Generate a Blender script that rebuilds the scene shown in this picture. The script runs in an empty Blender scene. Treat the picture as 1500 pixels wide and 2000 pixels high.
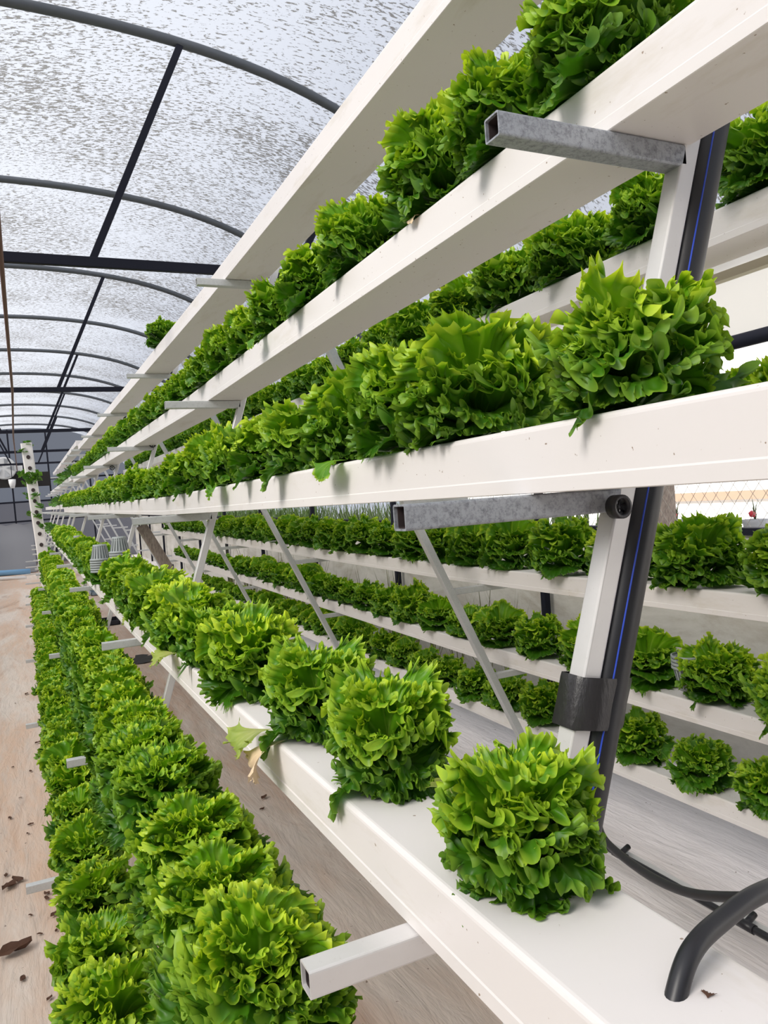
import bpy, bmesh, math, random
import numpy as np
from mathutils import Vector, Matrix

# ------------------------------------------------------------------ camera
F = 1468.3; VX, VY = 51.65, 1022.0; ROLL = 0.0708
H = 1.55                       # height of the lens above the floor
def cam_matrix():
    yd = np.array([VX-750, VY-1000, F]); yd /= np.linalg.norm(yd)
    h = np.array([math.cos(ROLL), -math.sin(ROLL), 0])
    u = np.cross(h, yd); u /= np.linalg.norm(u)
    if u[1] > 0: u = -u
    x = np.cross(yd, u); x /= np.linalg.norm(x)
    return np.stack([x, yd, u], 1)
RM = cam_matrix()
scene = bpy.context.scene
col = scene.collection
cd = bpy.data.cameras.new('camera'); cam = bpy.data.objects.new('camera', cd); col.objects.link(cam)
cd.sensor_fit = 'VERTICAL'; cd.sensor_height = 36; cd.lens = F/2000*36; cd.clip_start = 0.02; cd.clip_end = 300
rt = RM.T
m = Matrix.Identity(4)
for i in range(3):
    m[i][0] = rt[i][0]; m[i][1] = -rt[i][1]; m[i][2] = -rt[i][2]
m[2][3] = H
cam.matrix_world = m
scene.camera = cam

# ------------------------------------------------------------------ light
w = bpy.data.worlds.new('sky'); scene.world = w; w.use_nodes = True
wn = w.node_tree.nodes; wl = w.node_tree.links
bg = wn['Background']; bg.inputs[0].default_value = (0.80, 0.86, 1.0, 1); bg.inputs[1].default_value = 0.64
sd = bpy.data.lights.new('sun', 'SUN'); sd.energy = 5.9; sd.angle = math.radians(26); sd.color = (1.0, 0.95, 0.88)
sun = bpy.data.objects.new('sun', sd); col.objects.link(sun)
sun.rotation_euler = Vector((0.76, 0.24, -0.60)).to_track_quat('-Z', 'Y').to_euler()
vs = scene.view_settings
vs.view_transform = 'Standard'; vs.look = 'None'; vs.gamma = 1; vs.exposure = 0.25; vs.use_curve_mapping = False

# ------------------------------------------------------------------ helpers
def ray(x, y): return RM.T @ np.array([x-750, y-1000, F])
def onX(x, y, X): r = ray(x, y); return r*X/r[0]
def onY(x, y, Y): r = ray(x, y); return r*Y/r[1]
def onZ(x, y, Z): r = ray(x, y); return r*Z/r[2]
def g(Y): return 0.0145*max(0.0, Y-3.2)        # the floor and everything on it climbs gently
def P(x, y, z): return Vector((x, y, z+H+g(y)))

def tag(o, label=None, cat=None, group=None, kind=None):
    if label: o['label'] = label
    if cat: o['category'] = cat
    if group: o['group'] = group
    if kind: o['kind'] = kind
    return o
def empty(name, loc, label=None, cat=None, group=None):
    o = bpy.data.objects.new(name, None); o.location = loc; o.empty_display_size = .05
    col.objects.link(o); tag(o, label, cat, group); return o

class MB:
    """collects shapes in world space, builds ONE mesh object"""
    def __init__(s): s.v = []; s.f = []; s.sm = []
    def add(s, vs, fs, smooth=False):
        b = len(s.v); s.v += [Vector(v) for v in vs]
        for f in fs: s.f.append([i+b for i in f]); s.sm.append(smooth)
        return s
    def box(s, a, b):
        x0, y0, z0 = a; x1, y1, z1 = b
        vs = [(x, y, z) for x in (x0, x1) for y in (y0, y1) for z in (z0, z1)]
        return s.add(vs, [(0, 1, 3, 2), (4, 6, 7, 5), (0, 4, 5, 1), (2, 3, 7, 6), (0, 2, 6, 4), (1, 5, 7, 3)])
    def rings(s, rings, closed_ends=True, smooth=True, loop=True):
        n = len(rings[0]); vs = [p for r in rings for p in r]; fs = []
        for i in range(len(rings)-1):
            for j in range(n if loop else n-1):
                k = (j+1) % n; fs.append((i*n+j, i*n+k, (i+1)*n+k, (i+1)*n+j))
        s.add(vs, fs, smooth)
        if closed_ends:
            s.add(rings[0], [tuple(reversed(range(n)))]); s.add(rings[-1], [tuple(range(n))])
        return s
    def tube(s, pts, r, n=12, caps=True):
        pts = [Vector(p) for p in pts]; rr = r if isinstance(r, (list, tuple)) else [r]*len(pts)
        rings = []; up = None
        for i, p in enumerate(pts):
            t = (pts[min(i+1, len(pts)-1)]-pts[max(i-1, 0)]).normalized()
            if up is None:
                up = Vector((0, 0, 1)) if abs(t.z) < .9 else Vector((1, 0, 0))
            a = t.cross(up).normalized(); up = a.cross(t).normalized()
            rings.append([p+rr[i]*(math.cos(q)*a+math.sin(q)*up) for q in [2*math.pi*k/n for k in range(n)]])
        return s.rings(rings, caps)
    def hollow_bar(s, p0, p1, wd, ht, up, wall=.0022, rnd=.003, open0=True, open1=True):
        """square steel tube with rounded corners and open ends"""
        p0, p1 = Vector(p0), Vector(p1); t = (p1-p0).normalized(); up = Vector(up)
        a = t.cross(up).normalized(); b = a.cross(t).normalized()
        def ring(c, hw, hh, r):
            o = []
            for sx, sy, q0 in ((1, 1, 0), (-1, 1, 90), (-1, -1, 180), (1, -1, 270)):
                for q in (0, 30, 60, 90):
                    an = math.radians(q0+q)
                    o.append(c+a*(sx*(hw-r)+r*math.cos(an))+b*(sy*(hh-r)+r*math.sin(an)))
            return o
        o0, o1 = ring(p0, wd/2, ht/2, rnd), ring(p1, wd/2, ht/2, rnd)
        i0, i1 = ring(p0, wd/2-wall, ht/2-wall, rnd*.5), ring(p1, wd/2-wall, ht/2-wall, rnd*.5)
        s.rings([o0, o1], False, False)
        s.rings([i1, i0], False, False)
        s.rings([i0, o0], False, False); s.rings([o1, i1], False, False)
        return s
    def build(s, name, mat, parent=None, label=None, cat=None, group=None, kind=None, origin=None):
        if parent is not None:
            org = Vector(parent.location); q = parent.parent
            while q: org += q.location; q = q.parent
        elif origin is not None: org = Vector(origin)
        else:
            lo = Vector([min(v[i] for v in s.v) for i in range(3)]); hi = Vector([max(v[i] for v in s.v) for i in range(3)])
            org = (lo+hi)/2; org.z = lo.z
        me = bpy.data.meshes.new(name)
        me.from_pydata([tuple(v-org) for v in s.v], [], s.f)
        me.polygons.foreach_set('use_smooth', s.sm); me.update()
        bm = bmesh.new(); bm.from_mesh(me); bmesh.ops.remove_doubles(bm, verts=bm.verts, dist=1e-6)
        bmesh.ops.recalc_face_normals(bm, faces=bm.faces); bm.to_mesh(me); bm.free()
        me.materials.append(mat)
        o = bpy.data.objects.new(name, me); col.objects.link(o)
        if parent is not None: o.parent = parent
        else: o.location = org
        return tag(o, label, cat, group, kind)

# ------------------------------------------------------------------ materials
def mat(name, color, rough=.5, metal=0.0, spec=.5):
    m = bpy.data.materials.new(name); m.use_nodes = True; nt = m.node_tree
    b = nt.nodes['Principled BSDF']; b.inputs['Base Color'].default_value = (*color, 1)
    b.inputs['Roughness'].default_value = rough; b.inputs['Metallic'].default_value = metal
    b.inputs['Specular IOR Level'].default_value = spec
    return m
def N(m, t, **kw):
    n = m.node_tree.nodes.new(t)
    for k, v in kw.items(): setattr(n, k, v)
    return n
def L(m, a, b): m.node_tree.links.new(a, b)
def noise(m, scale, detail=4, rough=.6, vec=None, dist=0):
    n = N(m, 'ShaderNodeTexNoise'); n.inputs['Scale'].default_value = scale; n.inputs['Detail'].default_value = detail
    n.inputs['Roughness'].default_value = rough; n.inputs['Distortion'].default_value = dist
    if vec: L(m, vec, n.inputs['Vector'])
    return n.outputs['Fac']
def ramp(m, fac, stops):
    r = N(m, 'ShaderNodeValToRGB'); e = r.color_ramp.elements
    while len(e) < len(stops): e.new(.5)
    for k, (p, c) in enumerate(stops):
        e[k].position = p; e[k].color = (*c, 1) if len(c) == 3 else c
    L(m, fac, r.inputs['Fac']); return r.outputs['Color']
def mix(m, fac, a, b, mode='MIX'):
    n = N(m, 'ShaderNodeMix', data_type='RGBA', blend_type=mode)
    for s, v in ((n.inputs['Factor'], fac), (n.inputs['A'], a), (n.inputs['B'], b)):
        if isinstance(v, bpy.types.NodeSocket): L(m, v, s)
        else: s.default_value = v if isinstance(v, float) else (*v, 1)
    return n.outputs['Result']
def coords(m, scale=(1, 1, 1), rot=(0, 0, 0), world=True):
    c = N(m, 'ShaderNodeNewGeometry').outputs['Position'] if world else N(m, 'ShaderNodeTexCoord').outputs['Object']
    mp = N(m, 'ShaderNodeMapping'); mp.inputs['Scale'].default_value = scale; mp.inputs['Rotation'].default_value = rot
    L(m, c, mp.inputs['Vector']); return mp.outputs['Vector']
def bsdf(m): return m.node_tree.nodes['Principled BSDF']
def bump(m, h, strength=.3, dist=.01):
    b = N(m, 'ShaderNodeBump'); b.inputs['Strength'].default_value = strength; b.inputs['Distance'].default_value = dist
    L(m, h, b.inputs['Height']); L(m, b.outputs['Normal'], bsdf(m).inputs['Normal'])

# white PVC of the channels
M_pvc = mat('white_pvc', (.84, .81, .79), .38)
v = coords(M_pvc, (1, .25, 1))
st = ramp(M_pvc, noise(M_pvc, 9, 6, .7, v), [(.55, (0, 0, 0)), (.80, (1, 1, 1))])
fl = ramp(M_pvc, noise(M_pvc, 120, 2, .5, coords(M_pvc)), [(.73, (0, 0, 0)), (.76, (1, 1, 1))])
c1 = mix(M_pvc, st, (.84, .80, .785), (.68, .62, .54))
L(M_pvc, mix(M_pvc, fl, c1, (.35, .26, .20)), bsdf(M_pvc).inputs['Base Color'])
# galvanised steel with white paint flaking
def galv(name, pale, dark, lo, hi, rough=.42):
    m = mat(name, pale, rough, .25)
    v = coords(m, (1, 1, 1))
    n1 = ramp(m, noise(m, 150, 8, .8, v), [(lo, (0, 0, 0)), (hi, (1, 1, 1))])
    n2 = noise(m, 14, 4, .6, v)
    c = mix(m, n2, pale, tuple(x*.82 for x in pale))
    L(m, mix(m, n1, c, dark), bsdf(m).inputs['Base Color'])
    return m
M_steel = galv('pale_galvanised', (.68, .69, .69), (.42, .43, .44), .52, .72)
M_steel_near = galv('weathered_galvanised', (.42, .44, .48), (.15, .16, .18), .46, .66, .5)
M_paint = galv('white_painted_steel', (.80, .78, .77), (.50, .46, .43), .62, .70, .35)
M_hollow_shade = mat('hollow_shade', (.05, .035, .035), .8)  # near-black colour standing for the shade inside hollows
M_black = mat('black_hdpe', (.018, .018, .022), .38)
M_tape = mat('black_tape', (.03, .028, .03), .32)
bump(M_tape, noise(M_tape, 60, 4, .6, coords(M_tape, (1, 1, .4))), .5, .004)
M_blue = mat('blue_stripe', (.03, .08, .55), .4)
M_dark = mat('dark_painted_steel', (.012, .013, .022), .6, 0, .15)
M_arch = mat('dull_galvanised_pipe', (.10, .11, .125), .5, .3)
M_rust = mat('rusty_pipe', (.16, .09, .07), .7)
M_pot = mat('grey_net_pot', (.33, .36, .36), .5)
M_brownwood = mat('weathered_brown_timber', (.24, .19, .15), .8)
L(M_brownwood, ramp(M_brownwood, noise(M_brownwood, 30, 5, .6, coords(M_brownwood, (4, 4, 1))), [(.3, (.16, .12, .10)), (.7, (.36, .30, .25))]), bsdf(M_brownwood).inputs['Base Color'])
M_dry = mat('dry_leaf', (.10, .045, .025), .85)
M_red = mat('red_flower', (.55, .03, .05), .6)
M_clay = mat('clay_pot', (.42, .30, .22), .8)
M_white = mat('white_plaster', (.88, .87, .86), .8)
M_dull = mat('grey_sheet', (.35, .36, .38), .6)
M_yellow = mat('yellow_tag', (.75, .55, .04), .6)

# woven ground sheet, stained brown
def sheet(name, pale, tan, brown, lo, hi):
    m = mat(name, pale, .62)
    v = coords(m, (1, .22, 1)); v2 = coords(m, (1, 1, 1)); v3 = coords(m, (5, .7, 1), (0, 0, .06))
    a = mix(m, ramp(m, noise(m, 1.6, 6, .65, v, .6), [(lo, (0, 0, 0)), (hi, (1, 1, 1))]), pale, tan)
    a = mix(m, ramp(m, noise(m, 2.1, 7, .7, v, .8), [(hi, (0, 0, 0)), (hi+.14, (1, 1, 1))]), a, brown)
    stv = ramp(m, noise(m, 5, 6, .7, v3, .3), [(.46, (0, 0, 0)), (.80, (1, 1, 1))])
    a = mix(m, stv, a, tuple(x*.80 for x in pale))
    spk = ramp(m, noise(m, 45, 3, .6, v2), [(.70, (0, 0, 0)), (.74, (1, 1, 1))])
    a = mix(m, spk, a, (.16, .10, .07))
    L(m, a, bsdf(m).inputs['Base Color'])
    h = mix(m, .5, noise(m, 3.0, 5, .6, v3, 1.2), noise(m, 14, 4, .6, v, 1.0))
    bump(m, h, .55, .035)
    return m
M_floor = sheet('stained_ground_sheet', (.76, .65, .56), (.68, .48, .35), (.42, .24, .15), .42, .56)
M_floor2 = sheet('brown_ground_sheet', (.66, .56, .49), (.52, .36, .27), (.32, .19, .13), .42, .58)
M_floor3 = sheet('grey_ground_sheet', (.88, .83, .83), (.84, .77, .75), (.68, .59, .55), .52, .66)
M_lowwall = mat('stained_panel', (.62, .58, .52), .6)
v = coords(M_lowwall, (1, .6, 1.4))
c1 = ramp(M_lowwall, noise(M_lowwall, 2.6, 8, .72, v, .5), [(.32, (.40, .36, .30)), (.50, (.56, .54, .49)), (.68, (.68, .65, .60))])
L(M_lowwall, c1, bsdf(M_lowwall).inputs['Base Color'])

# roof film: white translucent plastic carrying flecks of dirt
def film(name, through=.5, flecks=True, tint=(.63, .65, .68), dirt=(.115, .11, .10)):
    m = bpy.data.materials.new(name); m.use_nodes = True; nt = m.node_tree
    nt.nodes.remove(nt.nodes['Principled BSDF']); out = nt.nodes['Material Output']
    tr = N(m, 'ShaderNodeBsdfTransparent'); tl = N(m, 'ShaderNodeBsdfTranslucent'); df = N(m, 'ShaderNodeBsdfDiffuse')
    tr.inputs[0].default_value = (1, 1, 1, 1)
    mx = N(m, 'ShaderNodeMixShader'); mx.inputs[0].default_value = through
    L(m, tl.outputs[0], mx.inputs[1]); L(m, tr.outputs[0], mx.inputs[2])
    tl.inputs[0].default_value = (*tint, 1)
    if flecks:
        geo = N(m, 'ShaderNodeNewGeometry').outputs['Position']
        def mapped(sc, rot):
            a = N(m, 'ShaderNodeMapping'); a.inputs['Rotation'].default_value = rot; L(m, geo, a.inputs['Vector'])
            b = N(m, 'ShaderNodeMapping'); b.inputs['Scale'].default_value = sc; L(m, a.outputs[0], b.inputs['Vector'])
            return b.outputs[0]
        v1 = mapped((28, 74, 24), (0, 0, .35))
        n1 = noise(m, 1.0, 3.5, .62, v1, .35)
        v2 = mapped((.7, .9, .7), (0, 0, 0))
        n2 = noise(m, 1.0, 3, .6, v2)
        ad = N(m, 'ShaderNodeMath', operation='MULTIPLY_ADD'); L(m, n2, ad.inputs[0]); ad.inputs[1].default_value = .34; L(m, n1, ad.inputs[2])
        f = ramp(m, ad.outputs[0], [(.705, (0, 0, 0)), (.725, (1, 1, 1))])
        dt = N(m, 'ShaderNodeBsdfTranslucent'); dt.inputs[0].default_value = (*dirt, 1)
        dd = N(m, 'ShaderNodeBsdfDiffuse'); dd.inputs[0].default_value = (dirt[0]*.8, dirt[1]*.75, dirt[2]*.7, 1)
        dm = N(m, 'ShaderNodeAddShader'); L(m, dt.outputs[0], dm.inputs[0]); L(m, dd.outputs[0], dm.inputs[1])
        m2 = N(m, 'ShaderNodeMixShader'); fm = N(m, 'ShaderNodeMath', operation='MULTIPLY'); L(m, f, fm.inputs[0]); fm.inputs[1].default_value = .85
        L(m, fm.outputs[0], m2.inputs[0]); L(m, mx.outputs[0], m2.inputs[1]); L(m, dm.outputs[0], m2.inputs[2])
        L(m, m2.outputs[0], out.inputs['Surface'])
    else:
        L(m, mx.outputs[0], out.inputs['Surface'])
    return m
M_roof = film('dirty_white_roof_film', .50)
M_curtain = film('side_curtain_film', .03, False, (.66, .645, .60))
M_side = film('light_cutting_side_film', .05, False, (.16, .18, .15))  # dark film on the unseen walls, added to cut ambient light
M_end = film('grey_end_film', .10, False, (.16, .17, .19))
M_end2 = film('pale_end_film', .16, False, (.34, .33, .34))

# lettuce leaf
def leafmat(name, edge, mid, base, vein, tl=.33):
    m = mat(name, mid, .42, 0, .38)
    at = N(m, 'ShaderNodeAttribute'); at.attribute_name = 'leaf'      # R: towards the margin, G: vein, B: youth plus painted shade
    sp = N(m, 'ShaderNodeSeparateColor'); L(m, at.outputs['Color'], sp.inputs[0])
    c = ramp(m, sp.outputs[0], [(.10, base), (.45, mid), (.76, mid), (1.0, edge)])
    c = mix(m, sp.outputs[1], c, vein)
    young = ramp(m, sp.outputs[2], [(0.0, (.34, .46, .50)), (.45, (.72, .80, .8)), (.8, (1.15, 1.08, .9)), (1, (1.55, 1.28, .95))])  # age tone, deepened on outer leaves to paint shade low in the head
    c = mix(m, 1.0, c, young, 'MULTIPLY')
    oi = N(m, 'ShaderNodeObjectInfo'); vr = ramp(m, oi.outputs['Random'], [(0, (.88, .93, .9)), (1, (1.10, 1.05, .95))])
    c = mix(m, 1.0, c, vr, 'MULTIPLY')
    n = noise(m, 28, 3, .6, coords(m, world=False))
    c = mix(m, 1.0, c, ramp(m, n, [(.3, (.82, .88, .85)), (.7, (1.12, 1.06, 1.0))]), 'MULTIPLY')
    b = bsdf(m); L(m, c, b.inputs['Base Color'])
    t = N(m, 'ShaderNodeBsdfTranslucent'); L(m, mix(m, 1.0, c, (1.25, 1.2, .6), 'MULTIPLY'), t.inputs[0])
    mx = N(m, 'ShaderNodeMixShader'); mx.inputs[0].default_value = tl
    L(m, b.outputs[0], mx.inputs[1]); L(m, t.outputs[0], mx.inputs[2])
    L(m, mx.outputs[0], m.node_tree.nodes['Material Output'].inputs['Surface'])
    return m
M_leaf = leafmat('frilly_lettuce_leaf', (.40, .62, .06), (.105, .30, .011), (.15, .36, .025), (.36, .60, .13))
M_yleaf = leafmat('yellowing_leaf', (.50, .58, .14), (.42, .52, .12), (.55, .58, .25), (.62, .66, .34))
M_tanleaf = mat('withered_tan_leaf', (.72, .55, .36), .7)
M_small = leafmat('young_plant_leaf', (.16, .34, .06), (.09, .24, .035), (.12, .26, .05), (.2, .36, .1))
M_grass = mat('dry_weed', (.16, .17, .05), .7)

# ------------------------------------------------------------------ setting
def strip(name, mt, x0, x1, zf, y0, y1, ny=2, kind='structure', ys=None):
    mb = MB(); ys = ys or [y0, 3.2, y1]
    rows = [[P(x, y, zf(x, y)) for x in (x0, x1)] for y in ys]
    vs = [p for r in rows for p in r]
    fs = [(2*i, 2*i+1, 2*i+3, 2*i+2) for i in range(len(rows)-1)]
    mb.add(vs, fs); return mb.build(name, mt, kind=kind)
FZ = -H
strip('floor', M_floor, -3.0, .30, lambda x, y: FZ, -2.5, 26)
strip('floor', M_floor2, .30, 1.20, lambda x, y: FZ, -2.5, 26)
strip('floor', M_floor3, 1.20, 3.10, lambda x, y: FZ, -2.5, 26)
RX = .10; WR = 3.10
def roofz(x):
    d = abs(x-RX); return 2.505-.0545*d*d-.012*d**4
EY = 25.0
# roof skin
mb = MB(); xs = [RX+(-3.06+6.12*i/48) for i in range(49)]; ys = [-2.5, -1, .8, 1.9, 3.2]+[3.2+2.17*k for k in range(1, 10)]+[EY]
vs = [P(x, y, roofz(x)+.03) for y in ys for x in xs]; n = len(xs)
fs = [(j*n+i, j*n+i+1, (j+1)*n+i+1, (j+1)*n+i) for j in range(len(ys)-1) for i in range(n-1)]
mb.add(vs, fs, True); mb.build('ceiling', M_roof, kind='structure')
# arches and ties with their sloping webs
ARCH_Y = [-.32, 1.85, 4.02]+[4.02+2.17*k for k in range(1, 10)]
def hoop_label(k):
    return ['galvanised roof hoop behind the photographer', 'galvanised roof hoop over the photographer'][k] if k < 2 else \
        ['roof hoop nearest the camera, crossing the top left corner', 'second roof hoop from the camera, without a tie bar', 'third roof hoop, just beyond the thick black tie bar',
         'fourth roof hoop from the camera, plain and without a tie bar', 'fifth roof hoop from the camera, with a tie bar under it', 'sixth roof hoop from the camera, without a tie bar',
         'seventh roof hoop from the camera, with a tie bar under it', 'eighth roof hoop, small and far off', 'ninth roof hoop, next to last before the end wall', 'last roof hoop before the grey end wall'][k-2]
for k, y in enumerate(ARCH_Y):
    e = empty('roof_hoop', P(RX, y, roofz(RX)), hoop_label(k), 'roof hoop', 'curved roof hoops')
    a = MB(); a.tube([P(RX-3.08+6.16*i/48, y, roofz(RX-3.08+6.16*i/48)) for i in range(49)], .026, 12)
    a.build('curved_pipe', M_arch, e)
    if k >= 2 and k % 2 == 0:
        zt = 1.255
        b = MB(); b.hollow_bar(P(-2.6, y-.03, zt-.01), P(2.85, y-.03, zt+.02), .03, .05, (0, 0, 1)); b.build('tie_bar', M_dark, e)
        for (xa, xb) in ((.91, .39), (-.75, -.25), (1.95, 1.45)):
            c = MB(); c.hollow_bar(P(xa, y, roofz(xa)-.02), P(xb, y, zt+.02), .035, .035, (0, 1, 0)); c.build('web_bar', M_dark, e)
# long pipes under the roof
mb = MB(); mb.tube([P(-.012, 2.0, 1.20), P(-.03, 8, 1.20), P(-.085, 12.7, 1.19), P(-.13, 24, 1.19)], .011, 8)
mb.build('ridge_pipe', M_rust, label='thin rusty brown pipe running lengthwise under the roof at the left edge', cat='pipe')

# right side: low wall, black rail, mesh fence, roll-up curtain
def wall_strip(name, mt, X, z0, z1, y0=-1.2, y1=EY, th=.03, kind='structure', **k):
    mb = MB()
    ys = [y0, 3.2, y1]
    rings = [[P(X, y, z0), P(X+th, y, z0), P(X+th, y, z1), P(X, y, z1)] for y in ys]
    mb.rings(rings, True, False); return mb.build(name, mt, kind=kind, **k)
wall_strip('wall_right', M_lowwall, WR, FZ, -.30)
wall_strip('trim_1', M_dark, WR-.02, -.30, -.265, th=.06)
wall_strip('wall_left', M_side, -2.95, FZ, .85)  # unseen wall, its film darkened to cut sideways light
mb = MB(); mb.box((-2.95, -2.53, 0), (3.1, -2.5, H+.9)); mb.build('wall_front_light_block', M_side, kind='structure')  # unseen wall added behind the camera to block ambient light
# roll-up curtain hanging from the eave, folds of plastic at its top
mb = MB(); ys = [-1.2+.25*i for i in range(106)]; prof = []
for y in ys:
    wv = .012*math.sin(y*5.1)+.008*math.sin(y*11.7)
    prof.append([P(WR-.02+wv, y, .64), P(WR-.03, y, .80+wv), P(WR-.02+wv, y, .98), P(WR-.05, y, 1.02), P(WR-.045, y, 1.03+wv*.5), P(WR-.06, y, 1.06), P(WR-.02, y, 1.12)])
mb.rings(prof, False, True, False); mb.build('side_curtain', M_curtain, label='pale plastic roll-up side curtain hanging along the right eave', cat='curtain')
for k, y in enumerate(ARCH_Y):
    b = MB(); b.hollow_bar(P(WR-.06, y, FZ), P(WR-.06, y, roofz(WR-.06)), .045, .045, (0, 1, 0))
    b.build('wall_post', M_dark, label='black steel post standing along the right low wall', cat='post', group='black posts of the right wall')
mb = MB(); mb.tube([P(WR-.03, y, .615) for y in (-1.2, 3.2, 24)], .034, 10); mb.build('curtain_roller', M_dark, label='dark roller pipe along the bottom edge of the right side curtain', cat='pipe')
# chain-link fence outside
mb = MB(); fx = WR+.22; s = .075
def wire(y0, z0, y1, z1): mb.tube([P(fx, y0, z0), P(fx, y1, z1)], .0014, 4, False)
y = 1.2
while y < 8.5:
    wire(y, -.32, y+.62*.75, .30); wire(y+.62*.75, -.32, y, .30); y += s
mb.build('wire_fence', mat('fence_wire', (.30, .28, .25), .5, .4), label='diamond-mesh wire fence outside the right wall', cat='fence')
mb = MB(); mb.box((20, -30, 0), (3.14, 60, -.04)); mb.v = [v for v in mb.v]
M_out = mat('bright_paving', (.80, .78, .75), .8)
mb.build('ground', M_out, kind='structure')
mb = MB(); mb.box((9.0, -8, 0), (9.2, 16.0, 4.2)); mb.build('garden_wall', M_white, label='bright white wall beyond the wire fence', cat='wall')
mb = MB(); mb.box((8.93, -8, 1.18), (9.0, 16.0, 1.30)); mb.build('wall_ledge', M_clay, label='tan ledge along the bright white wall', cat='ledge')
mb = MB(); mb.box((3.45, 3.42, 0), (3.62, 3.62, 1.9)); mb.build('fence_pier', M_brownwood, label='brown pier standing behind the wire fence', cat='pier')

# rough grass beyond the far part of the fence
rg = random.Random(8); mb = MB()
for i in range(5200):
    x = rg.uniform(3.45, 4.3); y = rg.uniform(4.6, 24); h = rg.uniform(.35, .75); a = rg.uniform(0, 6.28); z0 = P(0, y, 0).z-H+.75
    ln = rg.uniform(.05, .25); wd = rg.uniform(.008, .016)
    p0 = Vector((x, y, z0)); p1 = p0+Vector((math.cos(a)*ln*.4, math.sin(a)*ln*.4, h*.65)); p2 = p0+Vector((math.cos(a)*ln, math.sin(a)*ln, h)); sd_ = Vector((-math.sin(a), math.cos(a), 0))*wd
    mb.add([p0-sd_, p0+sd_, p1-sd_, p1+sd_, p2], [(0, 1, 3, 2), (2, 3, 4)])
mb.build('rough_grass', mat('green_grass', (.10, .17, .04), .7), label='rough green grass growing outside beyond the far wire fence', cat='grass', kind='stuff')
mb = MB(); rr = [[P(x_, y, z_) for x_, z_ in ((3.4, -H), (4.35, -H), (4.35, -.72), (3.4, -.72))] for y in (4.6, 12, 24)]
mb.rings(rr, True, False); mb.build('earth_bank', mat('dark_earth', (.10, .075, .05), .9), label='dark earth bank outside carrying the rough grass', cat='bank')
# end wall
mb = MB(); pts = [P(RX+(-3.06+6.12*i/30), EY, roofz(RX+(-3.06+6.12*i/30))+.03) for i in range(31)]
lo = [Vector((p.x, p.y, p.z if False else P(0, EY, .30).z)) for p in pts]
mb.add(pts+lo, [(i, i+1, 31+i+1, 31+i) for i in range(30)]); mb.build('wall_back', M_end, kind='structure')
wall = MB(); wall.box((-3, EY, P(0, EY, FZ).z), (3.1, EY+.05, P(0, EY, .32).z-.02)); wall.build('wall_back', M_end2, kind='structure')
for zz, r in ((.95, .03), (.30, .035), (-.28, .03)):
    b = MB(); b.hollow_bar(P(-3, EY-.06, zz), P(3.1, EY-.06, zz+.06), .05, .05, (0, 0, 1)); b.build('trim_2', M_dark, kind='structure')
for xx in (-.95, -.28, .75, 1.9):
    b = MB(); b.hollow_bar(P(xx+.03, EY-.05, FZ), P(xx-.05, EY-.05, roofz(xx)), .045, .045, (0, 1, 0))
    b.build('end_post', M_dark, label='black steel post standing against the grey end wall', cat='post', group='posts of the end wall')
# dark panel painting the shade of the end-wall opening, with what hangs there
def disc(c, r, th, n=24):
    m = MB(); m.rings([[Vector((c[0]+r*q*math.cos(a), c[1]+t, c[2]+r*q*math.sin(a))) for a in [2*math.pi*i/n for i in range(n)]] for t, q in ((0, .9), (-.02, 1), (-th, 1), (-th-.02, .9))]); return m
p = onY(40, 935, EY-.1); mb = MB(); z0 = p[2]+H; mb.box((p[0]-.75, EY-.09, z0-.25), (p[0]+.8, EY-.07, z0+.18))
mb.build('opening_shade_panel', mat('opening_shade', (.02, .018, .018), .9), label='dark panel painting the shaded opening in the end wall below the round fan', cat='vent')
p = onY(8, 915, EY-.25); e = empty('exhaust_fan', (p[0], p[1], p[2]+H-.35), 'round white fan on the end wall at the left edge', 'fan')
fh = disc((p[0], p[1], p[2]+H), .33, .12).build('fan_housing', mat('fan_white', (.62, .62, .62), .5), e)
m_ = MB()
for k in range(5):
    a = k*2*math.pi/5
    m_.add([(p[0]+.05*math.cos(a), p[1]-.15, p[2]+H+.05*math.sin(a)), (p[0]+.28*math.cos(a-.3), p[1]-.16, p[2]+H+.28*math.sin(a-.3)), (p[0]+.28*math.cos(a+.25), p[1]-.19, p[2]+H+.28*math.sin(a+.25))], [(0, 1, 2)])
m_.build('fan_blade', M_dull, fh)
p = onY(34, 915, EY-.2); e = empty('wall_sign', (p[0], p[1], p[2]+H-.15), 'small white board with black frame on the end wall', 'sign')
mb = MB(); mb.box((p[0]-.18, p[1], p[2]+H-.12), (p[0]+.18, p[1]+.03, p[2]+H+.12)); mb.build('frame', M_dark, e)
mb = MB(); mb.box((p[0]-.14, p[1]-.012, p[2]+H-.085), (p[0]+.14, p[1]+.0, p[2]+H+.085)); mb.build('board', M_white, e)
p = onY(24, 943, EY-.5); e = empty('hanging_lamp', (p[0], p[1], p[2]+H+.12), 'white conical lamp hanging before the dark opening', 'lamp')
mb = MB(); mb.rings([[Vector((p[0]+r*math.cos(a), p[1]+r*math.sin(a), p[2]+H+z)) for a in [2*math.pi*i/16 for i in range(16)]] for r, z in ((.10, .10), (.09, -.02), (.055, -.16))]); mb.build('lamp_shade', M_white, e)
mb = MB(); mb.tube([(p[0], p[1], p[2]+H+.1), (p[0], p[1], p[2]+H+.5)], .012, 6); mb.build('cord', M_dark, e)
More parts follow.
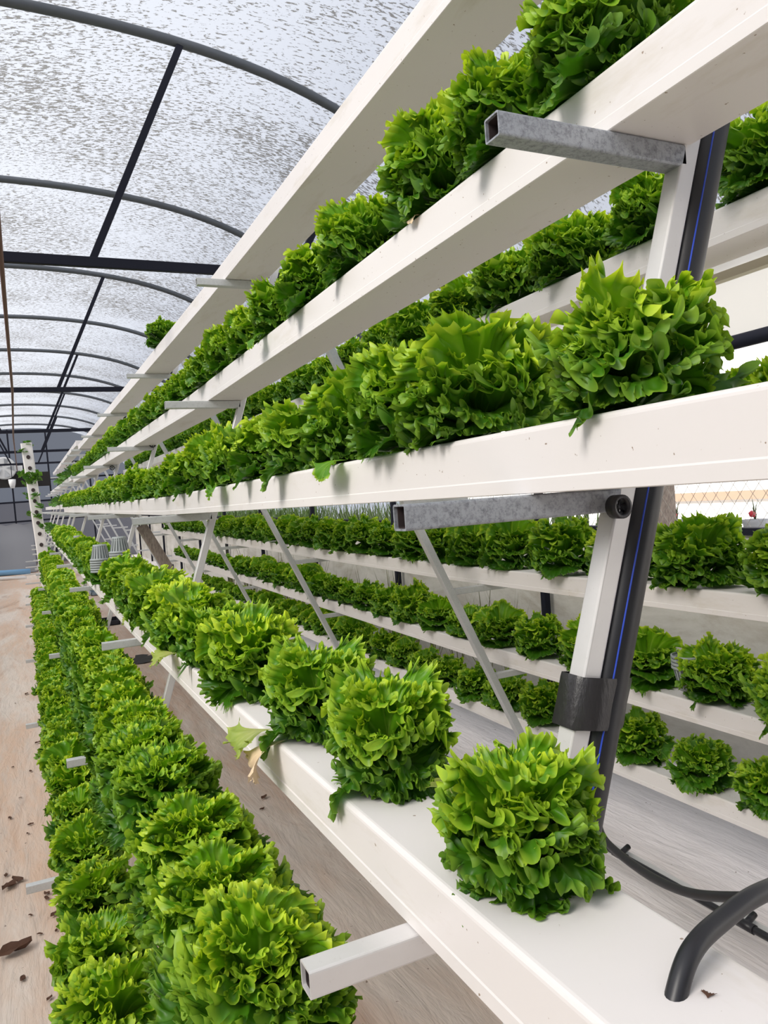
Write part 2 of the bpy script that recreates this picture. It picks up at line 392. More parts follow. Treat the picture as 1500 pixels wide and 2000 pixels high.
# tarpaulin bank at the far end of the aisle
mb = MB(); n = 14; rows = []
random.seed(3)
for j, (yy, zz) in enumerate(((EY-.1, -.30), (EY-.8, -.45), (EY-2.2, -.95), (EY-3.2, -1.30), (EY-3.6, FZ+.02))):
    rows.append([P(-2.9+i*.235, yy+random.uniform(-.1, .1), zz+(random.uniform(-.06, .06) if j < 4 else 0)) for i in range(n)])
vs = [q for r in rows for q in r]; fs = [(j*n+i, j*n+i+1, (j+1)*n+i+1, (j+1)*n+i) for j in range(4) for i in range(n-1)]
mb.add(vs, fs, True); mb.build('tarpaulin', mat('grey_tarpaulin', (.19, .19, .205), .5), label='grey tarpaulin heaped against the end wall at the aisle end', cat='tarpaulin')
mb = MB(); mb.tube([P(-1.6, EY-3.9, FZ+.06), P(-.8, EY-3.7, FZ+.08), P(0, EY-3.8, FZ+.06)], .07, 8)
mb.build('rolled_sheet', mat('blue_sheet', (.20, .42, .68), .5), label='rolled blue sheet lying across the far end of the aisle', cat='sheet')
mb = MB(); mb.tube([P(-1.7, EY-5.2, FZ+.03), P(-.9, EY-5.0, FZ+.05), P(-.1, EY-5.3, FZ+.03)], .04, 8)
mb.build('rolled_sheet', M_white, label='rolled pale sheet nearer than the blue one on the aisle floor', cat='sheet')

# ------------------------------------------------------------------ A-frames
LZ = {1: .878, 2: .406, 3: -.022, 4: -.465, 5: -.861, 6: -1.266}       # centre height of the arms
LT = {1: .654, 2: .502, 3: .352, 4: .214, 5: .067, 6: -.092}            # X of the left tips
def legL(z): return .662+.335*z
def legR(z): return 1.53-.46*z-.055
D = 2.2; Y0 = .704
RZ = {2: .47, 3: -.02, 4: -.44, 5: -.85, 6: -1.262}
TS = .028
def aframe(y, near, label, group):
    e = empty('rack_frame', P(1.03, y, FZ), label, 'frame', group)
    apz = 1.03
    a = MB(); a.hollow_bar(P(legL(FZ)-.004, y, FZ), P(legL(apz)-.004, y, apz), .026, .028, (0, 1, 0)); a.build('leg', M_paint, e)
    a = MB(); a.hollow_bar(P(legR(FZ), y, FZ), P(legR(apz), y, apz), .034, .034, (0, 1, 0)); a.build('leg', M_steel, e)
    for k in LZ:
        xe = legL(LZ[k])-.012
        dz = {3: -.0, 2: 0}.get(k, 0)
        a = MB(); a.hollow_bar(P(LT[k], y, LZ[k]+dz), P(xe, y, LZ[k]), TS, TS, (0, 0, 1))
        arm = a.build('crossarm', M_steel_near if near and k in (2, 3) else (M_paint if near else M_steel), e)
        if near:
            b = MB(); b.hollow_bar(P(LT[k]+.004, y, LZ[k]), P(xe-.02, y, LZ[k]), TS-.0046, TS-.0046, (0, 0, 1), wall=.0006); b.build('shade_lining', M_hollow_shade, arm, label='dark lining painting the shade inside the tube')  # dark sleeve paints the shade inside the open tube
    for k in RZ:
        xs = legR(RZ[k])+.012
        a = MB(); a.hollow_bar(P(xs, y, RZ[k]), P(xs+.30, y, RZ[k]), TS, TS, (0, 0, 1)); a.build('crossarm', M_steel, e)
    return e
ords = ['nearest', 'second', 'third', 'fourth', 'fifth', 'sixth']
for k in range(6):
    aframe(Y0+D*k, k == 0, 'steel A-shaped frame with crossarms, %s from the camera in the near rack' % ords[k] if k else
           'nearest steel A-shaped rack frame, its leg strapped to a black pipe', 'rack frames')
R2 = 12.35
for k in range(5):
    aframe(R2+.5+D*k, False, 'pale steel frame of the distant rack behind the near one', 'frames of the far rack')

# ------------------------------------------------------------------ channels
def channel(name, x0, x1, zb, y0, y1, label, group, ht=.075, mt=None):
    r = .007; wd = x1-x0; mb = MB()
    pr = []
    for cx, cz, q0 in ((x1-r, zb+ht-r, 0), (x0+r, zb+ht-r, 90)):
        for q in (0, 22, 45, 68, 90):
            a = math.radians(q0+q); pr.append((cx+r*math.cos(a), cz+r*math.sin(a)))
    lp = .0010
    pr += [(x0, zb+.018), (x0-lp, zb+.016), (x0-lp, zb+.001), (x0, zb), (x1, zb), (x1+lp, zb+.001), (x1+lp, zb+.016), (x1, zb+.018)]
    ys = [y0]+([3.2] if y0 < 3.2 < y1 else [])+[y1]
    mb.rings([[P(x, y, z) for x, z in pr] for y in ys], False, False)
    e = empty(name, P((x0+x1)/2, (y0+y1)/2, zb), label, 'growing channel', group)
    e.location.z = P(0, y0, zb).z
    mb.build('channel_body', mt or M_pvc, e)
    for y, d in ((y0, -1), (y1, 1)):
        c = MB(); c.box(P(x0-.003, y, zb-.002), P(x1+.003, y+d*.012, zb+ht+.003)); c.build('end_cap', mt or M_pvc, e)
    return e
RE = 11.85
CL = {1: (.765, .925, .893), 2: (.664, .796, .421), 3: (.510, .640, -.007), 4: (.333, .472, -.450), 5: (.188, .322, -.846), 6: (.035, .170, -1.251)}
names = {1: 'topmost', 2: 'second from top', 3: 'third from top, at eye height', 4: 'third from the floor, at waist height', 5: 'second from the floor', 6: 'lowest, beside the aisle floor'}
for k, (a, b, z) in CL.items():
    channel('growing_channel', a, b, z, -.75, RE, 'long white channel, left side of near rack, '+names[k], 'white channels of the near rack')
CR = {2: (1.365, 1.50, .487), 3: (1.60, 1.735, -.004), 4: (1.85, 1.985, -.424), 5: (1.985, 2.12, -.834), 6: (2.19, 2.325, -1.246)}
namesR = {2: 'highest, seen between the left ones', 3: 'second down, hidden behind the eye-height channel', 4: 'third down, in front of the stained panel', 5: 'fourth down', 6: 'lowest, just over the grey sheet'}
for k, (a, b, z) in CR.items():
    channel('growing_channel', a, b, z, -.3, RE, 'long white channel, far side of near rack, '+namesR[k], 'white channels of the near rack')
mb = MB(); rr = [[P(1.515, y, .455), P(1.54, y, .455), P(1.54, y, .475), P(1.515, y, .475)] for y in (.2, 3.2, 7.0)]
mb.rings(rr, True, False); mb.build('batten', mat('cream_batten', (.74, .68, .55), .6), label='thin cream batten running under the highest far-side channel', cat='batten')
for k in (1, 2, 3, 4, 5):
    a, b, z = CL[k]
    channel('growing_channel', a, b, z+(.10 if k == 1 else .05), R2+(0 if k != 4 else .1), R2+10.4, 'white channel of the distant rack, '+names[k].split(',')[0].replace('third from the floor', 'fourth from top').replace('second from the floor', 'fifth from top'), 'channels of the far rack')

# ------------------------------------------------------------------ lettuces
def leaf_grid(rng, Lf, nu, nv, elev, curl, A, ruf, az, base_z, base_r, twist, age_shade, smoothness=1.0):
    u = np.linspace(-1, 1, nu)[None, :]
    v = np.interp(np.linspace(0, 1, nv), [0, .12, .30, .48, 1], [0, .45, .72, .86, 1])[:, None]
    p = rng.uniform(0, 6.28, 14)
    k1 = rng.uniform(3.0, 5.0); k2 = rng.uniform(17, 24); k3 = rng.uniform(88, 104)*(1 if nu > 170 else .80 if nu > 100 else .5)
    e2 = np.clip((v-.45)/.55, 0, 1)**1.6; e3 = np.clip((v-.85)/.15, 0, 1)**.85; em = np.clip((v-.72)/.28, 0, 1)**1.1
    uw = u+.035*np.sin(4*u+p[5])+.013*np.sin(13*u+p[6])
    ang = uw*A*(.26+.74*v**.8)
    am = 1+.35*np.sin(2.1*k1*u+p[7]); a3 = 1+.5*np.sin(k2*1.37*u+p[8]+3*v)
    f2 = k2*uw+p[1]+2.2*np.sin(5*v+p[9]); f3 = k3*uw+p[2]+5*v+1.2*np.sin(k2*.8*u+p[10])
    fm = k3*.52*uw+p[9]+6*v; am2 = 1+.5*np.sin(9*u+p[10])
    tooth = (1-np.abs(np.sin(.5*f3+p[3])))
    r = Lf*v*(1-.14*np.abs(u)**3)*(1+.05*v**3*np.sin(k1*1.7*u+p[4])+e3*.055*(tooth-.3)+(e3*e3*.018*np.abs(np.sin(1.07*f3+p[13])) if nu > 170 else 0))
    t = Lf*ruf*(.040*am*e2*np.cos(f2)+.030*a3*e3*np.cos(f3+.6)+.024*am2*em*np.cos(fm+.5))
    bl = np.sin(21*u*(.3+v)+9*v+p[11])*np.sin(26*v+4*u+p[12])
    h = Lf*ruf*(.080*v**1.5*np.sin(k1*u+p[0]+1.5*v)+.052*am*e2*np.sin(f2)+.040*a3*e3*np.sin(f3)+.034*am2*em*np.sin(fm)+.012*np.clip(v*3-.6, 0, 1)*bl)
    s_back = Lf*.07*em*em*(1+.6*np.sin(k1*2.3*u+p[13]))                 # margins roll over
    x = r*np.sin(ang)+t*np.cos(ang); s = r*np.cos(ang)-t*np.sin(ang)-s_back
    h = h+.55*x*x/Lf*(1-.3*v)                      # cupped blade
    kap = curl/Lf; s2 = np.clip(s, 0, None); th = elev-kap*s2
    R_ = (np.sin(elev)-np.sin(th))/kap; Z_ = -(np.cos(elev)-np.cos(th))/kap
    s3 = s-s2
    R_ = R_+s3*np.cos(elev); Z_ = Z_+s3*np.sin(elev)
    nx = -np.sin(th); nz = np.cos(th)
    rad = base_r+R_+h*nx; z = base_z+Z_+h*nz
    ca, sa = np.cos(az), np.sin(az)
    co = np.stack([rad*ca-x*sa, rad*sa+x*ca, z], -1).reshape(-1, 3)
    vein = np.maximum(0, np.cos(u*17+.6*np.sin(5*v)))**9*np.clip(1.15-v*1.15, 0, 1)*.95+np.exp(-(u/.05)**2)*np.clip(1.05-v, 0, 1)
    edge = np.clip(.86*v**1.2-.14+.28*e3+.06*tooth*e3+.08*np.sin(f3)*e3, 0, 1)+0*u
    col_ = np.stack([edge, np.clip(vein, 0, 1), np.full_like(edge, age_shade), np.ones_like(edge)], -1).reshape(-1, 4)
    return co, col_
def grid_faces(nu, nv, off):
    i = np.arange(nu-1)[None, :]; j = np.arange(nv-1)[:, None]
    a = j*nu+i+off
    return np.stack([a, a+1, a+nu+1, a+nu], -1).reshape(-1, 4)
def mesh_np(name, co, fc, cl, material):
    me = bpy.data.meshes.new(name)
    me.vertices.add(len(co)); me.vertices.foreach_set('co', co.astype(np.float32).ravel())
    me.loops.add(len(fc)*4); me.polygons.add(len(fc))
    me.loops.foreach_set('vertex_index', fc.astype(np.int32).ravel())
    me.polygons.foreach_set('loop_start', np.arange(0, len(fc)*4, 4, dtype=np.int32))
    me.polygons.foreach_set('use_smooth', np.ones(len(fc), dtype=bool))
    me.update(calc_edges=True)
    at = me.color_attributes.new('leaf', 'FLOAT_COLOR', 'POINT'); at.data.foreach_set('color', cl.astype(np.float32).ravel())
    me.materials.append(material); me.validate(); return me
def head_data(seed, nl, nu, nv, lk=1.0):
    rng = np.random.default_rng(seed); cos = []; fcs = []; cls = []; off = 0
    for i in range(nl):
        t = i/(nl-1)                                     # 0 outermost .. 1 heart
        az = i*2.39996+rng.uniform(-.45, .45)
        start = math.radians(28+60*t**.7+rng.uniform(-10, 10)); start = min(start, math.radians(98))
        cu = math.radians(125-95*t+rng.uniform(-22, 22)); cu = max(cu, .25)
        Lf = (.105*(1-t)+.135*t*lk)*rng.uniform(.80, 1.18)*(1 if lk == 1 else lk)
        A = math.radians(rng.uniform(52, 74)*(1-.12*t))
        ruf = rng.uniform(.85, 1.2)
        if rng.random() < .32: ruf *= .62; Lf *= 1.08
        co, cl = leaf_grid(rng, Lf, nu, nv, start, cu, A, ruf, az, .006+.022*t+(1-lk)*.10*t, .004*(1-t)+(1-lk)*.06*(1-t), 0, min(1, max(0, 1.1*t-.05+rng.uniform(-.12, .12))))
        cos.append(co); cls.append(cl); fcs.append(grid_faces(nu, nv, off)); off += len(co)
    co = np.concatenate(cos)
    rr = np.percentile(np.hypot(co[:, 0], co[:, 1]), 96); co *= .1/rr
    # leaves rest on the channel lid and may droop past its edges
    zmin = .004-np.clip(np.abs(co[:, 0])-.078, 0, .03)*1.3
    co[:, 2] = np.maximum(co[:, 2], zmin)
    return co, np.concatenate(fcs), np.concatenate(cls)
HERO = [mesh_np('lettuce_head', *head_data(100+i, 30, 380, 17), M_leaf) for i in range(5)]
BIG = [mesh_np('lettuce_head', *head_data(400+i, 44, 290, 16, .80), M_leaf) for i in range(4)]
BIGMID = [mesh_np('lettuce_head', *head_data(500+i, 42, 110, 10, .78), M_leaf) for i in range(3)]
MID = [mesh_np('lettuce_head', *head_data(200+i, 26, 140, 11), M_leaf) for i in range(5)]
FARD = [head_data(300+i, 20, 64, 7) for i in range(4)]
FAR = [mesh_np('lettuce_head', *d, M_leaf) for d in FARD]

rnd = random.Random(11)
oword = ['nearest', 'second', 'third', 'fourth', 'fifth', 'sixth', 'seventh', 'eighth', 'ninth', 'tenth', 'eleventh', 'twelfth', 'thirteenth', 'fourteenth']
def place_row(cx, ztop, ys, size, rowname, group, skip=(), xj=.008, szs=None, big=False):
    out = []; n = 0
    for i, y in enumerate(ys):
        dist = math.hypot(y, cx)
        me = rnd.choice((BIG if dist < 2.6 else BIGMID if dist < 5.0 else FAR) if big else (HERO if dist < 2.9 else MID if dist < 5.8 else FAR))
        o = bpy.data.objects.new('lettuce', me); col.objects.link(o)
        s = (szs[i] if szs and i < len(szs) else size)*rnd.uniform(.93, 1.08)
        o.location = P(cx+rnd.uniform(-xj, xj), y, ztop)
        o.rotation_euler = (rnd.uniform(-.06, .06), rnd.uniform(-.06, .06), rnd.choice((0, math.pi))+rnd.uniform(-.3, .3))
        o.scale = (s, s, s*rnd.uniform(.98, 1.14)*(1.18 if s < .8 else 1))
        if i < len(oword): lab = 'frilly green lettuce, %s from the camera in %s' % (oword[i], rowname)
        else:
            bay = min(int((y-Y0)//D), 5); nb = sum(1 for q_ in ys[:i] if min(int((q_-Y0)//D), 5) == bay)
            lab = '%s lettuce beyond the %s rack frame in %s' % (oword[nb] if nb else 'first', ['first', 'second', 'third', 'fourth', 'fifth', 'last'][bay], rowname)
        tag(o, lab, 'lettuce', group); out.append(o)
    return out
def fill(ys, end, step):
    ys = sorted(ys); 
    while ys[-1]+step < end: ys.append(ys[-1]+step*rnd.uniform(.93, 1.07))
    return ys
def top(t, k): return t[k][2]+.075
def cx(t, k): return (t[k][0]+t[k][1])/2
px = lambda lst, X: [float(onX(x, y, X)[1]) for x, y in lst]
ys2 = fill(px([(1175, 30), (1010, 130), (862, 275), (712, 405), (620, 510)], cx(CL, 2)), 11.6, .285)
ys3 = fill([.59]+px([(935, 775), (815, 800), (700, 825), (600, 850)], cx(CL, 3)), 11.6, .285)
ys4 = fill(px([(1010, 1640), (752, 1460), (615, 1350), (500, 1290), (425, 1240)], cx(CL, 4)), 11.5, .285)
ys4 = [y for y in ys4 if min(abs(y-onX(x_, 1075, .40)[1]) for x_ in (228, 152)) > .13]
ys5 = fill([float(onZ(x, y, -.66)[1]) for x, y in [(540, 1870), (470, 1730), (375, 1640), (330, 1530)]], 11.5, .27)
ys6 = fill([float(onZ(x, y, -1.09)[1]) for x, y in [(270, 1950), (225, 1850), (205, 1730), (175, 1655), (160, 1580)]], 11.5, .275)

place_row(cx(CL, 2), top(CL, 2), ys2, 1.02, 'the second-highest left row', 'lettuces in the near rack')
place_row(cx(CL, 3), top(CL, 3), ys3, 1.02, 'the eye-height left row', 'lettuces in the near rack', szs=[.83, .98])
pots = [float(onX(x, y, .43 if x > 230 else .41)[1]) for x, y in ((235, 1085), (205, 1085), (152, 1055))]
place_row(cx(CL, 4), top(CL, 4), ys4, 1.12, 'the waist-height left row', 'lettuces in the near rack', szs=[.70, .74, .88, .95, 1.05])
place_row(cx(CL, 5), top(CL, 5), ys5, 1.33, 'the big-headed left row, second from floor', 'lettuces in the near rack', szs=[1.36, 1.25, 1.4], big=True)
place_row(cx(CL, 6), top(CL, 6), ys6, 1.15, 'the lowest left row beside the aisle', 'lettuces in the near rack')
y = float(onX(320, 668, cx(CL, 1)-.03)[1])
o = place_row(cx(CL, 1)-.02, top(CL, 1), [y], 1.1, 'x', 'lettuces in the near rack')[0]; o['label'] = 'lone frilly lettuce on the topmost channel'
RYE = 8.2
rowsR = {2: ('the highest far-side row', [.75, 1.05, 1.36, 1.66], .30, 1.15), 3: ('the hidden second far-side row', px([(1570, 700), (1450, 740), (1330, 770), (1230, 800)], 1.667), .3, 1.15),
         4: ('the far-side row before the stained wall', [1.38, 1.72, 2.05, 2.38, 2.75], .31, 1.36),
         5: ('the middle far-side row', [1.5, 1.80, 2.12, 2.44], .31, 1.22), 6: ('the lowest far-side row', [1.78, 2.08, 2.42, 2.72], .31, 1.22)}
farpos = []
for k, (nm, st_, stp, sz) in rowsR.items():
    ys = fill(st_, RYE, stp) if k != 3 else st_
    place_row(cx(CR, k), top(CR, k), ys, sz, nm, 'lettuces in the near rack')
    if k != 3:
        yy = ys[-1]+stp
        while yy < 11.6: farpos.append((cx(CR, k), yy, top(CR, k))); yy += stp
# the most distant far-side heads: one mass
cos = []; fcs = []; cls = []; off = 0
for i, (x, y, z) in enumerate(farpos):
    c_, f_, l_ = FARD[i % 4]; a = rnd.uniform(0, 6.28); R_ = np.array([[math.cos(a), -math.sin(a), 0], [math.sin(a), math.cos(a), 0], [0, 0, 1]])
    q = P(x, y, z); cos.append(c_@R_.T+np.array(q)); fcs.append(f_+off); cls.append(l_); off += len(c_)
me = mesh_np('distant_lettuce_mass', np.concatenate(cos), np.concatenate(fcs), np.concatenate(cls), M_leaf)
o = bpy.data.objects.new('distant_lettuce_mass', me); col.objects.link(o)
tag(o, 'mass of tiny frilly lettuces at the distant end of the far-side rows', 'lettuce', kind='stuff')

# droopy leaves hanging over channel edges
def flap(name, loc, az, Lf, material, label, cat, droop=1.9, elev=.3, ruf=.6, seed=5, w=50):
    rng = np.random.default_rng(seed)
    co, cl = leaf_grid(rng, Lf, 60, 12, elev, droop, math.radians(w), ruf, az, 0, 0, 0, .6)
    me = mesh_np(name, co, grid_faces(60, 12, 0), cl, material); o = bpy.data.objects.new(name, me); col.objects.link(o); o.location = loc
    return tag(o, label, cat)
def at_edge(k, x, y): q = onX(x, y, CL[k][0]-.0); return P(CL[k][0]+.012, float(q[1]), top(CL, k)+.004)
flap('loose_leaf', at_edge(4, 520, 1440), math.pi, .085, M_yleaf, 'yellow-green leaf lying over the edge of the waist-height channel', 'leaf', 1.5, .25, .5, 6)
flap('withered_leaf', at_edge(4, 545, 1462), math.pi-.2, .095, M_tanleaf, 'withered tan leaf hanging over the waist-height channel edge', 'leaf', 2.1, .15, .45, 7, 40)
flap('loose_leaf', P(CL[4][0]+.10, ys4[1]-.11, top(CL, 4)+.004), -1.2, .085, M_yleaf, 'broad yellowing leaf under the second lettuce of the waist-height row', 'leaf', .2, 1.0, .3, 8)
flap('loose_leaf', at_edge(3, 668, 925), math.pi, .075, M_leaf, 'broad green leaf hanging over the eye-height channel edge', 'leaf', 2.0, .3, .5, 9)
flap('loose_leaf', at_edge(3, 440, 965), math.pi, .085, M_leaf, 'green leaf hanging over the eye-height channel, further along', 'leaf', 2.0, .3, .5, 10)
flap('withered_leaf', at_edge(2, 812, 425), math.pi, .035, M_tanleaf, 'small tan leaf scrap on the second-highest channel edge', 'leaf', 1.8, .2, .3, 11, 30)
flap('loose_leaf', at_edge(2, 520, 665), math.pi, .09, M_leaf, 'green leaf hanging down over the second-highest channel edge', 'leaf', 2.0, .3, .4, 12, 34)
flap('loose_leaf', at_edge(4, 345, 1265), math.pi, .09, M_yleaf, 'yellow leaf over the waist-height channel edge, further along', 'leaf', 1.2, .3, .5, 13)
flap('withered_leaf', at_edge(4, 258, 1205), math.pi, .07, M_yleaf, 'small yellow leaf curled over the waist-height channel edge far along', 'leaf', 2.0, .3, .5, 14, 30)

# ------------------------------------------------------------------ net pots
def netpot_bm(mb, c, up, r0=.034, r1=.053, h=.085, n=20, slots=True):
    """one slatted pot; up=False stands on its rim (narrow end on top)"""
    s = 1 if up else -1
    def ring(r, z): return [Vector((c[0]+r*math.cos(a), c[1]+r*math.sin(a), c[2]+z)) for a in [2*math.pi*i/n for i in range(n)]]
    za, zb = (0, h) if up else (h, 0)
    mb.rings([ring(r0, za), ring(r0+.002, za+s*.008)], False); mb.rings([ring(r1-.004, zb-s*.012), ring(r1+.003, zb-s*.008), ring(r1+.003, zb), ring(r1-.002, zb)], False)
    mb.add(ring(r0, za), [tuple(range(n))])
    for i in range(n):
        a = 2*math.pi*(i+.5)/n; da = math.pi/n*.62
        q = []
        for r, z in ((r0+.001, za+s*.006), (r1-.003, zb-s*.011)):
            for d in (-da, da): q.append((c[0]+r*math.cos(a+d), c[1]+r*math.sin(a+d), c[2]+z))
        mb.add(q, [(0, 1, 3, 2)])
    mb.rings([ring(r0-.004, za+s*.002), ring(r1-.008, zb-s*.01)], False)
def pot_stack(x, y, z, count, up, label):
    e = empty('net_pot_stack', (x, y, z), label, 'net pots', 'stacks of grey net pots')
    for i in range(count):
        mb = MB(); netpot_bm(mb, (x, y, z+i*.0125), up); mb.build('net_pot', M_pot, e)
for i, (lab, n_) in enumerate((('tallest stack of grey net pots on the waist-height left row', 8), ('stack of grey net pots just behind the tallest stack', 6), ('most distant stack of grey net pots on the waist-height left row', 3))):
    q = P([.43, .345, .41][i], [pots[0], pots[0]+.16, pots[2]][i], top(CL, 4)+[.085, .07, .06][i])
    pot_stack(q.x, q.y, q.z, n_, False, lab)
q = onX(1355, 1345, cx(CR, 5)); q = P(cx(CR, 5)-.02, float(q[1]), top(CR, 5)+.02); pot_stack(q.x, q.y, q.z, 4, True, 'upright grey net pots between two heads of the middle far-side row')
q = onX(740, 1260, cx(CR, 6)); q = P(cx(CR, 6), float(q[1]), top(CR, 6)+.05); pot_stack(q.x, q.y, q.z, 4, False, 'upturned grey net pots on the lowest far-side row')

# ------------------------------------------------------------------ near leg: pipe, tape, fitting
def bez(pts, n=14):
    """Catmull-Rom through the points"""
    pts = [Vector(p) for p in pts]; q = [pts[0]*2-pts[1]]+pts+[pts[-1]*2-pts[-2]]; out = []
    for i in range(1, len(q)-2):
        for k in range(n):
            t = k/n; a, b, c, d = q[i-1:i+3]
            out.append(.5*((2*b)+(c-a)*t+(2*a-5*b+4*c-d)*t*t+(3*b-a-3*c+d)*t**3))
    out.append(pts[-1]); return out
pyy = Y0+.004
def pipx(z): return legL(z)+.036
e = empty('water_pipe', P(pipx(FZ), pyy, FZ), 'thick black water pipe with blue stripe strapped along the nearest frame leg', 'pipe')
mb = MB(); mb.tube([P(pipx(z), pyy, z) for z in (FZ+.01, -.6, 0, .6, 1.15)], .0255, 28); pb = mb.build('pipe_body', M_black, e)
mb = MB(); an = math.radians(262); ax = .0258
mb.tube([P(pipx(z)+ax*math.cos(math.radians(-118))*1.0, pyy+ax*math.sin(math.radians(-118)), z) for z in (FZ+.02, 0, 1.15)], .0011, 6); mb.build('blue_line', M_blue, pb, label='thin blue line along the black pipe')
# tape
t0 = float(onY(1150, 1375, Y0)[2]); mb = MB(); rings = []
for z, s in ((t0-.029, 1.0), (t0-.024, 1.015), (t0, 1.0), (t0+.024, 1.02), (t0+.029, 1.0)):
    c0 = legL(z); sk = .008*math.sin(z*90)
    outl = [(-.020, -.020), (.018, -.022), (.045, -.0175), (.064, -.006), (.0705, .012), (.064, .030), (.043, .0395), (.018, .024), (-.020, .020)]
    rings.append([P(c0+x*s, Y0+yy*s, z-.20*x+.006) for x, yy in outl])
mb.rings(rings, False, True); mb.build('tape_wrap', M_tape, label='black tape wrapped around the nearest leg and its pipe', cat='tape')
# black fitting with spokes below the eye-height channel
def fitting(x, y, z, r, label):
    e = empty('pipe_fitting', P(x, y, z-r), label, 'fitting')
    mb = MB(); n = 20; c = P(x, y, z)
    def ring(rr, dy): return [c+Vector((rr*math.cos(a), dy*.4, rr*math.sin(a))) for a in [2*math.pi*i/n for i in range(n)]]
    mb.rings([ring(r*.7, -.018), ring(r, -.018), ring(r, .018), ring(r*.7, .018), ring(r*.7, -.018)], False); mb.build('ring', M_black, e)
    for a in (20, 80, 140):
        a = math.radians(a); d = Vector((math.cos(a), 0, math.sin(a)))*r*.75
        s = MB(); s.tube([c-d, c+d], r*.10, 6); s.build('spoke', M_black, e)
q = onY(1208, 988, Y0-.03); fitting(q[0], Y0-.03, q[2]-.001, .014, 'black spoked plastic fitting at the nearest leg under the eye-height channel')
q = onY(298, 868, Y0+2*D-.05); fitting(float(q[0])*1.0, Y0+2*D-.05, float(q[2])-g(5), .022, 'black ring fitting under the second-highest channel, mid rack')
q = onY(379, 914, Y0+3*D-.05); fitting(.74, Y0+3*D-.05, .39, .022, 'black ring fitting under the second-highest channel, further back')

# hoses
q0 = onZ(1302, 1955, -.373); c0 = P(float(q0[0]), float(q0[1]), -.392)
a1 = P(*[float(v) for v in onY(1345, 1868, float(q0[1])+.010)]); a2 = P(*[float(v) for v in onY(1412, 1795, float(q0[1])+.022)]); a3 = P(*[float(v) for v in onY(1500, 1738, float(q0[1])+.032)])
a4 = P(*[float(v) for v in onY(1640, 1700, float(q0[1])+.05)])
mb = MB(); mb.tube(bez([c0, a1, a2, a3, a4, a4+Vector((.14, .02, -.10)), a4+Vector((.2, .05, -.55))]), .0080, 16)
mb.build('feed_hose', M_black, label='black hose arching into the waist-height channel top, bottom right', cat='hose')
c = onZ(1382, 1950, -.374); flap('leaf_scrap', P(float(c[0]), float(c[1]), -.374), .6, .009, M_dry, 'tiny brown leaf scrap on the waist-height channel beside the hose end', 'leaf', .6, .2, .5, 21)
# drip pipe on a white rail above the floor to the right
ZD = -1.30
def rp(x, y): v = onZ(x, y, ZD); return float(v[0]), float(v[1])
xa, ya = rp(1500, 1850); xb, yb = rp(905, 1488)
xd = (xa+xb)/2
mb = MB(); rr = [[P(xd+.015, y, ZD-.035), P(xd+.055, y, ZD-.035), P(xd+.055, y, ZD-.01), P(xd+.015, y, ZD-.01)] for y in (.2, 3.2, 4.2)]
mb.rings(rr, True, False); mb.build('base_rail', M_paint, label='white steel rail beside the black drip pipe low under the rack', cat='rail')
e = empty('drip_pipe', P(xd, 1.5, ZD-.02), 'black drip pipe with short tees running low under the rack', 'pipe')
mb = MB(); mb.tube([P(xd, y, ZD) for y in (.2, 1.2, 2.2, 3.2, 4.2)], .011, 12); dp = mb.build('pipe_body', M_black, e)
for x, y in ((1460, 1805), (1215, 1668), (905, 1490)):
    yy = rp(x, y)[1]; s = MB(); s.tube([P(xd-.004, yy, ZD), P(xd+.05, yy+.01, ZD+.012)], .010, 10); s.tube([P(xd, yy-.03, ZD), P(xd, yy+.03, ZD)], .0145, 10); s.build('tee', M_black, dp)
def hp(x, y, z): v = onZ(x, y, z); return P(float(v[0]), float(v[1]), z)
mb = MB(); mb.tube(bez([hp(1165, 1600, -1.18), hp(1185, 1645, -1.17), hp(1260, 1705, -1.14), hp(1340, 1742, -1.08), hp(1430, 1752, -1.0), hp(1510, 1745, -.93), hp(1640, 1700, -.8)]), .0125, 14)
mb.build('water_hose', M_black, label='black hose sagging from the pipe foot towards the right edge', cat='hose')

# post foot blocks / oddments under the rack
q = onY(282, 1036, Y0+2*D+.25); r_ = onY(343, 1134, Y0+2*D+.25)
a = Vector((float(q[0]), float(q[1]), float(q[2])+H)); b = Vector((float(r_[0]), float(r_[1]), float(r_[2])+H)); d = b-a
b = a+d*((a.z-P(0, a.y, FZ).z)/(-d.z))
mb = MB(); mb.hollow_bar(a-d*.1, b, .07, .05, (0, 1, 0)); mb.build('timber_prop', M_brownwood, label='thick brown sloping prop inside the rack near the net pots', cat='prop')
def floor_at(x, y, dz=.0):
    yy = 3.0
    for _ in range(6): v = onZ(x, y, FZ+g(yy)); yy = float(v[1])
    return Vector((float(v[0]), yy, float(v[2])+H+dz))
def tray(x, y, lx, ly, hz, m_, label):
    c = floor_at(x, y); mb = MB(); t = .012
    for a, b in (((-lx, -ly), (lx, -ly+t)), ((-lx, ly-t), (lx, ly)), ((-lx, -ly), (-lx+t, ly)), ((lx-t, -ly), (lx, ly))):
        mb.box((c.x+a[0], c.y+a[1], c.z), (c.x+b[0], c.y+b[1], c.z+hz))
    mb.box((c.x-lx, c.y-ly, c.z), (c.x+lx, c.y+ly, c.z+.008)); mb.build('nursery_tray', m_, label=label, cat='tray', group='trays on the floor')
M_tray = mat('tray_black', (.02, .02, .03), .4); M_tblue = mat('tray_blue_grey', (.22, .28, .34), .5)
tray(212, 1218, .13, .22, .06, M_tray, 'black tray on the floor below the waist-height channel')
tray(190, 1160, .12, .25, .06, M_tblue, 'blue-grey tray on the floor behind the black one')
tray(330, 1110, .12, .2, .10, M_tray, 'black tray beyond the brown prop')
tray(318, 1098, .12, .2, .14, M_white, 'white tray stacked beyond the brown prop')
c = floor_at(272, 1288, .004)
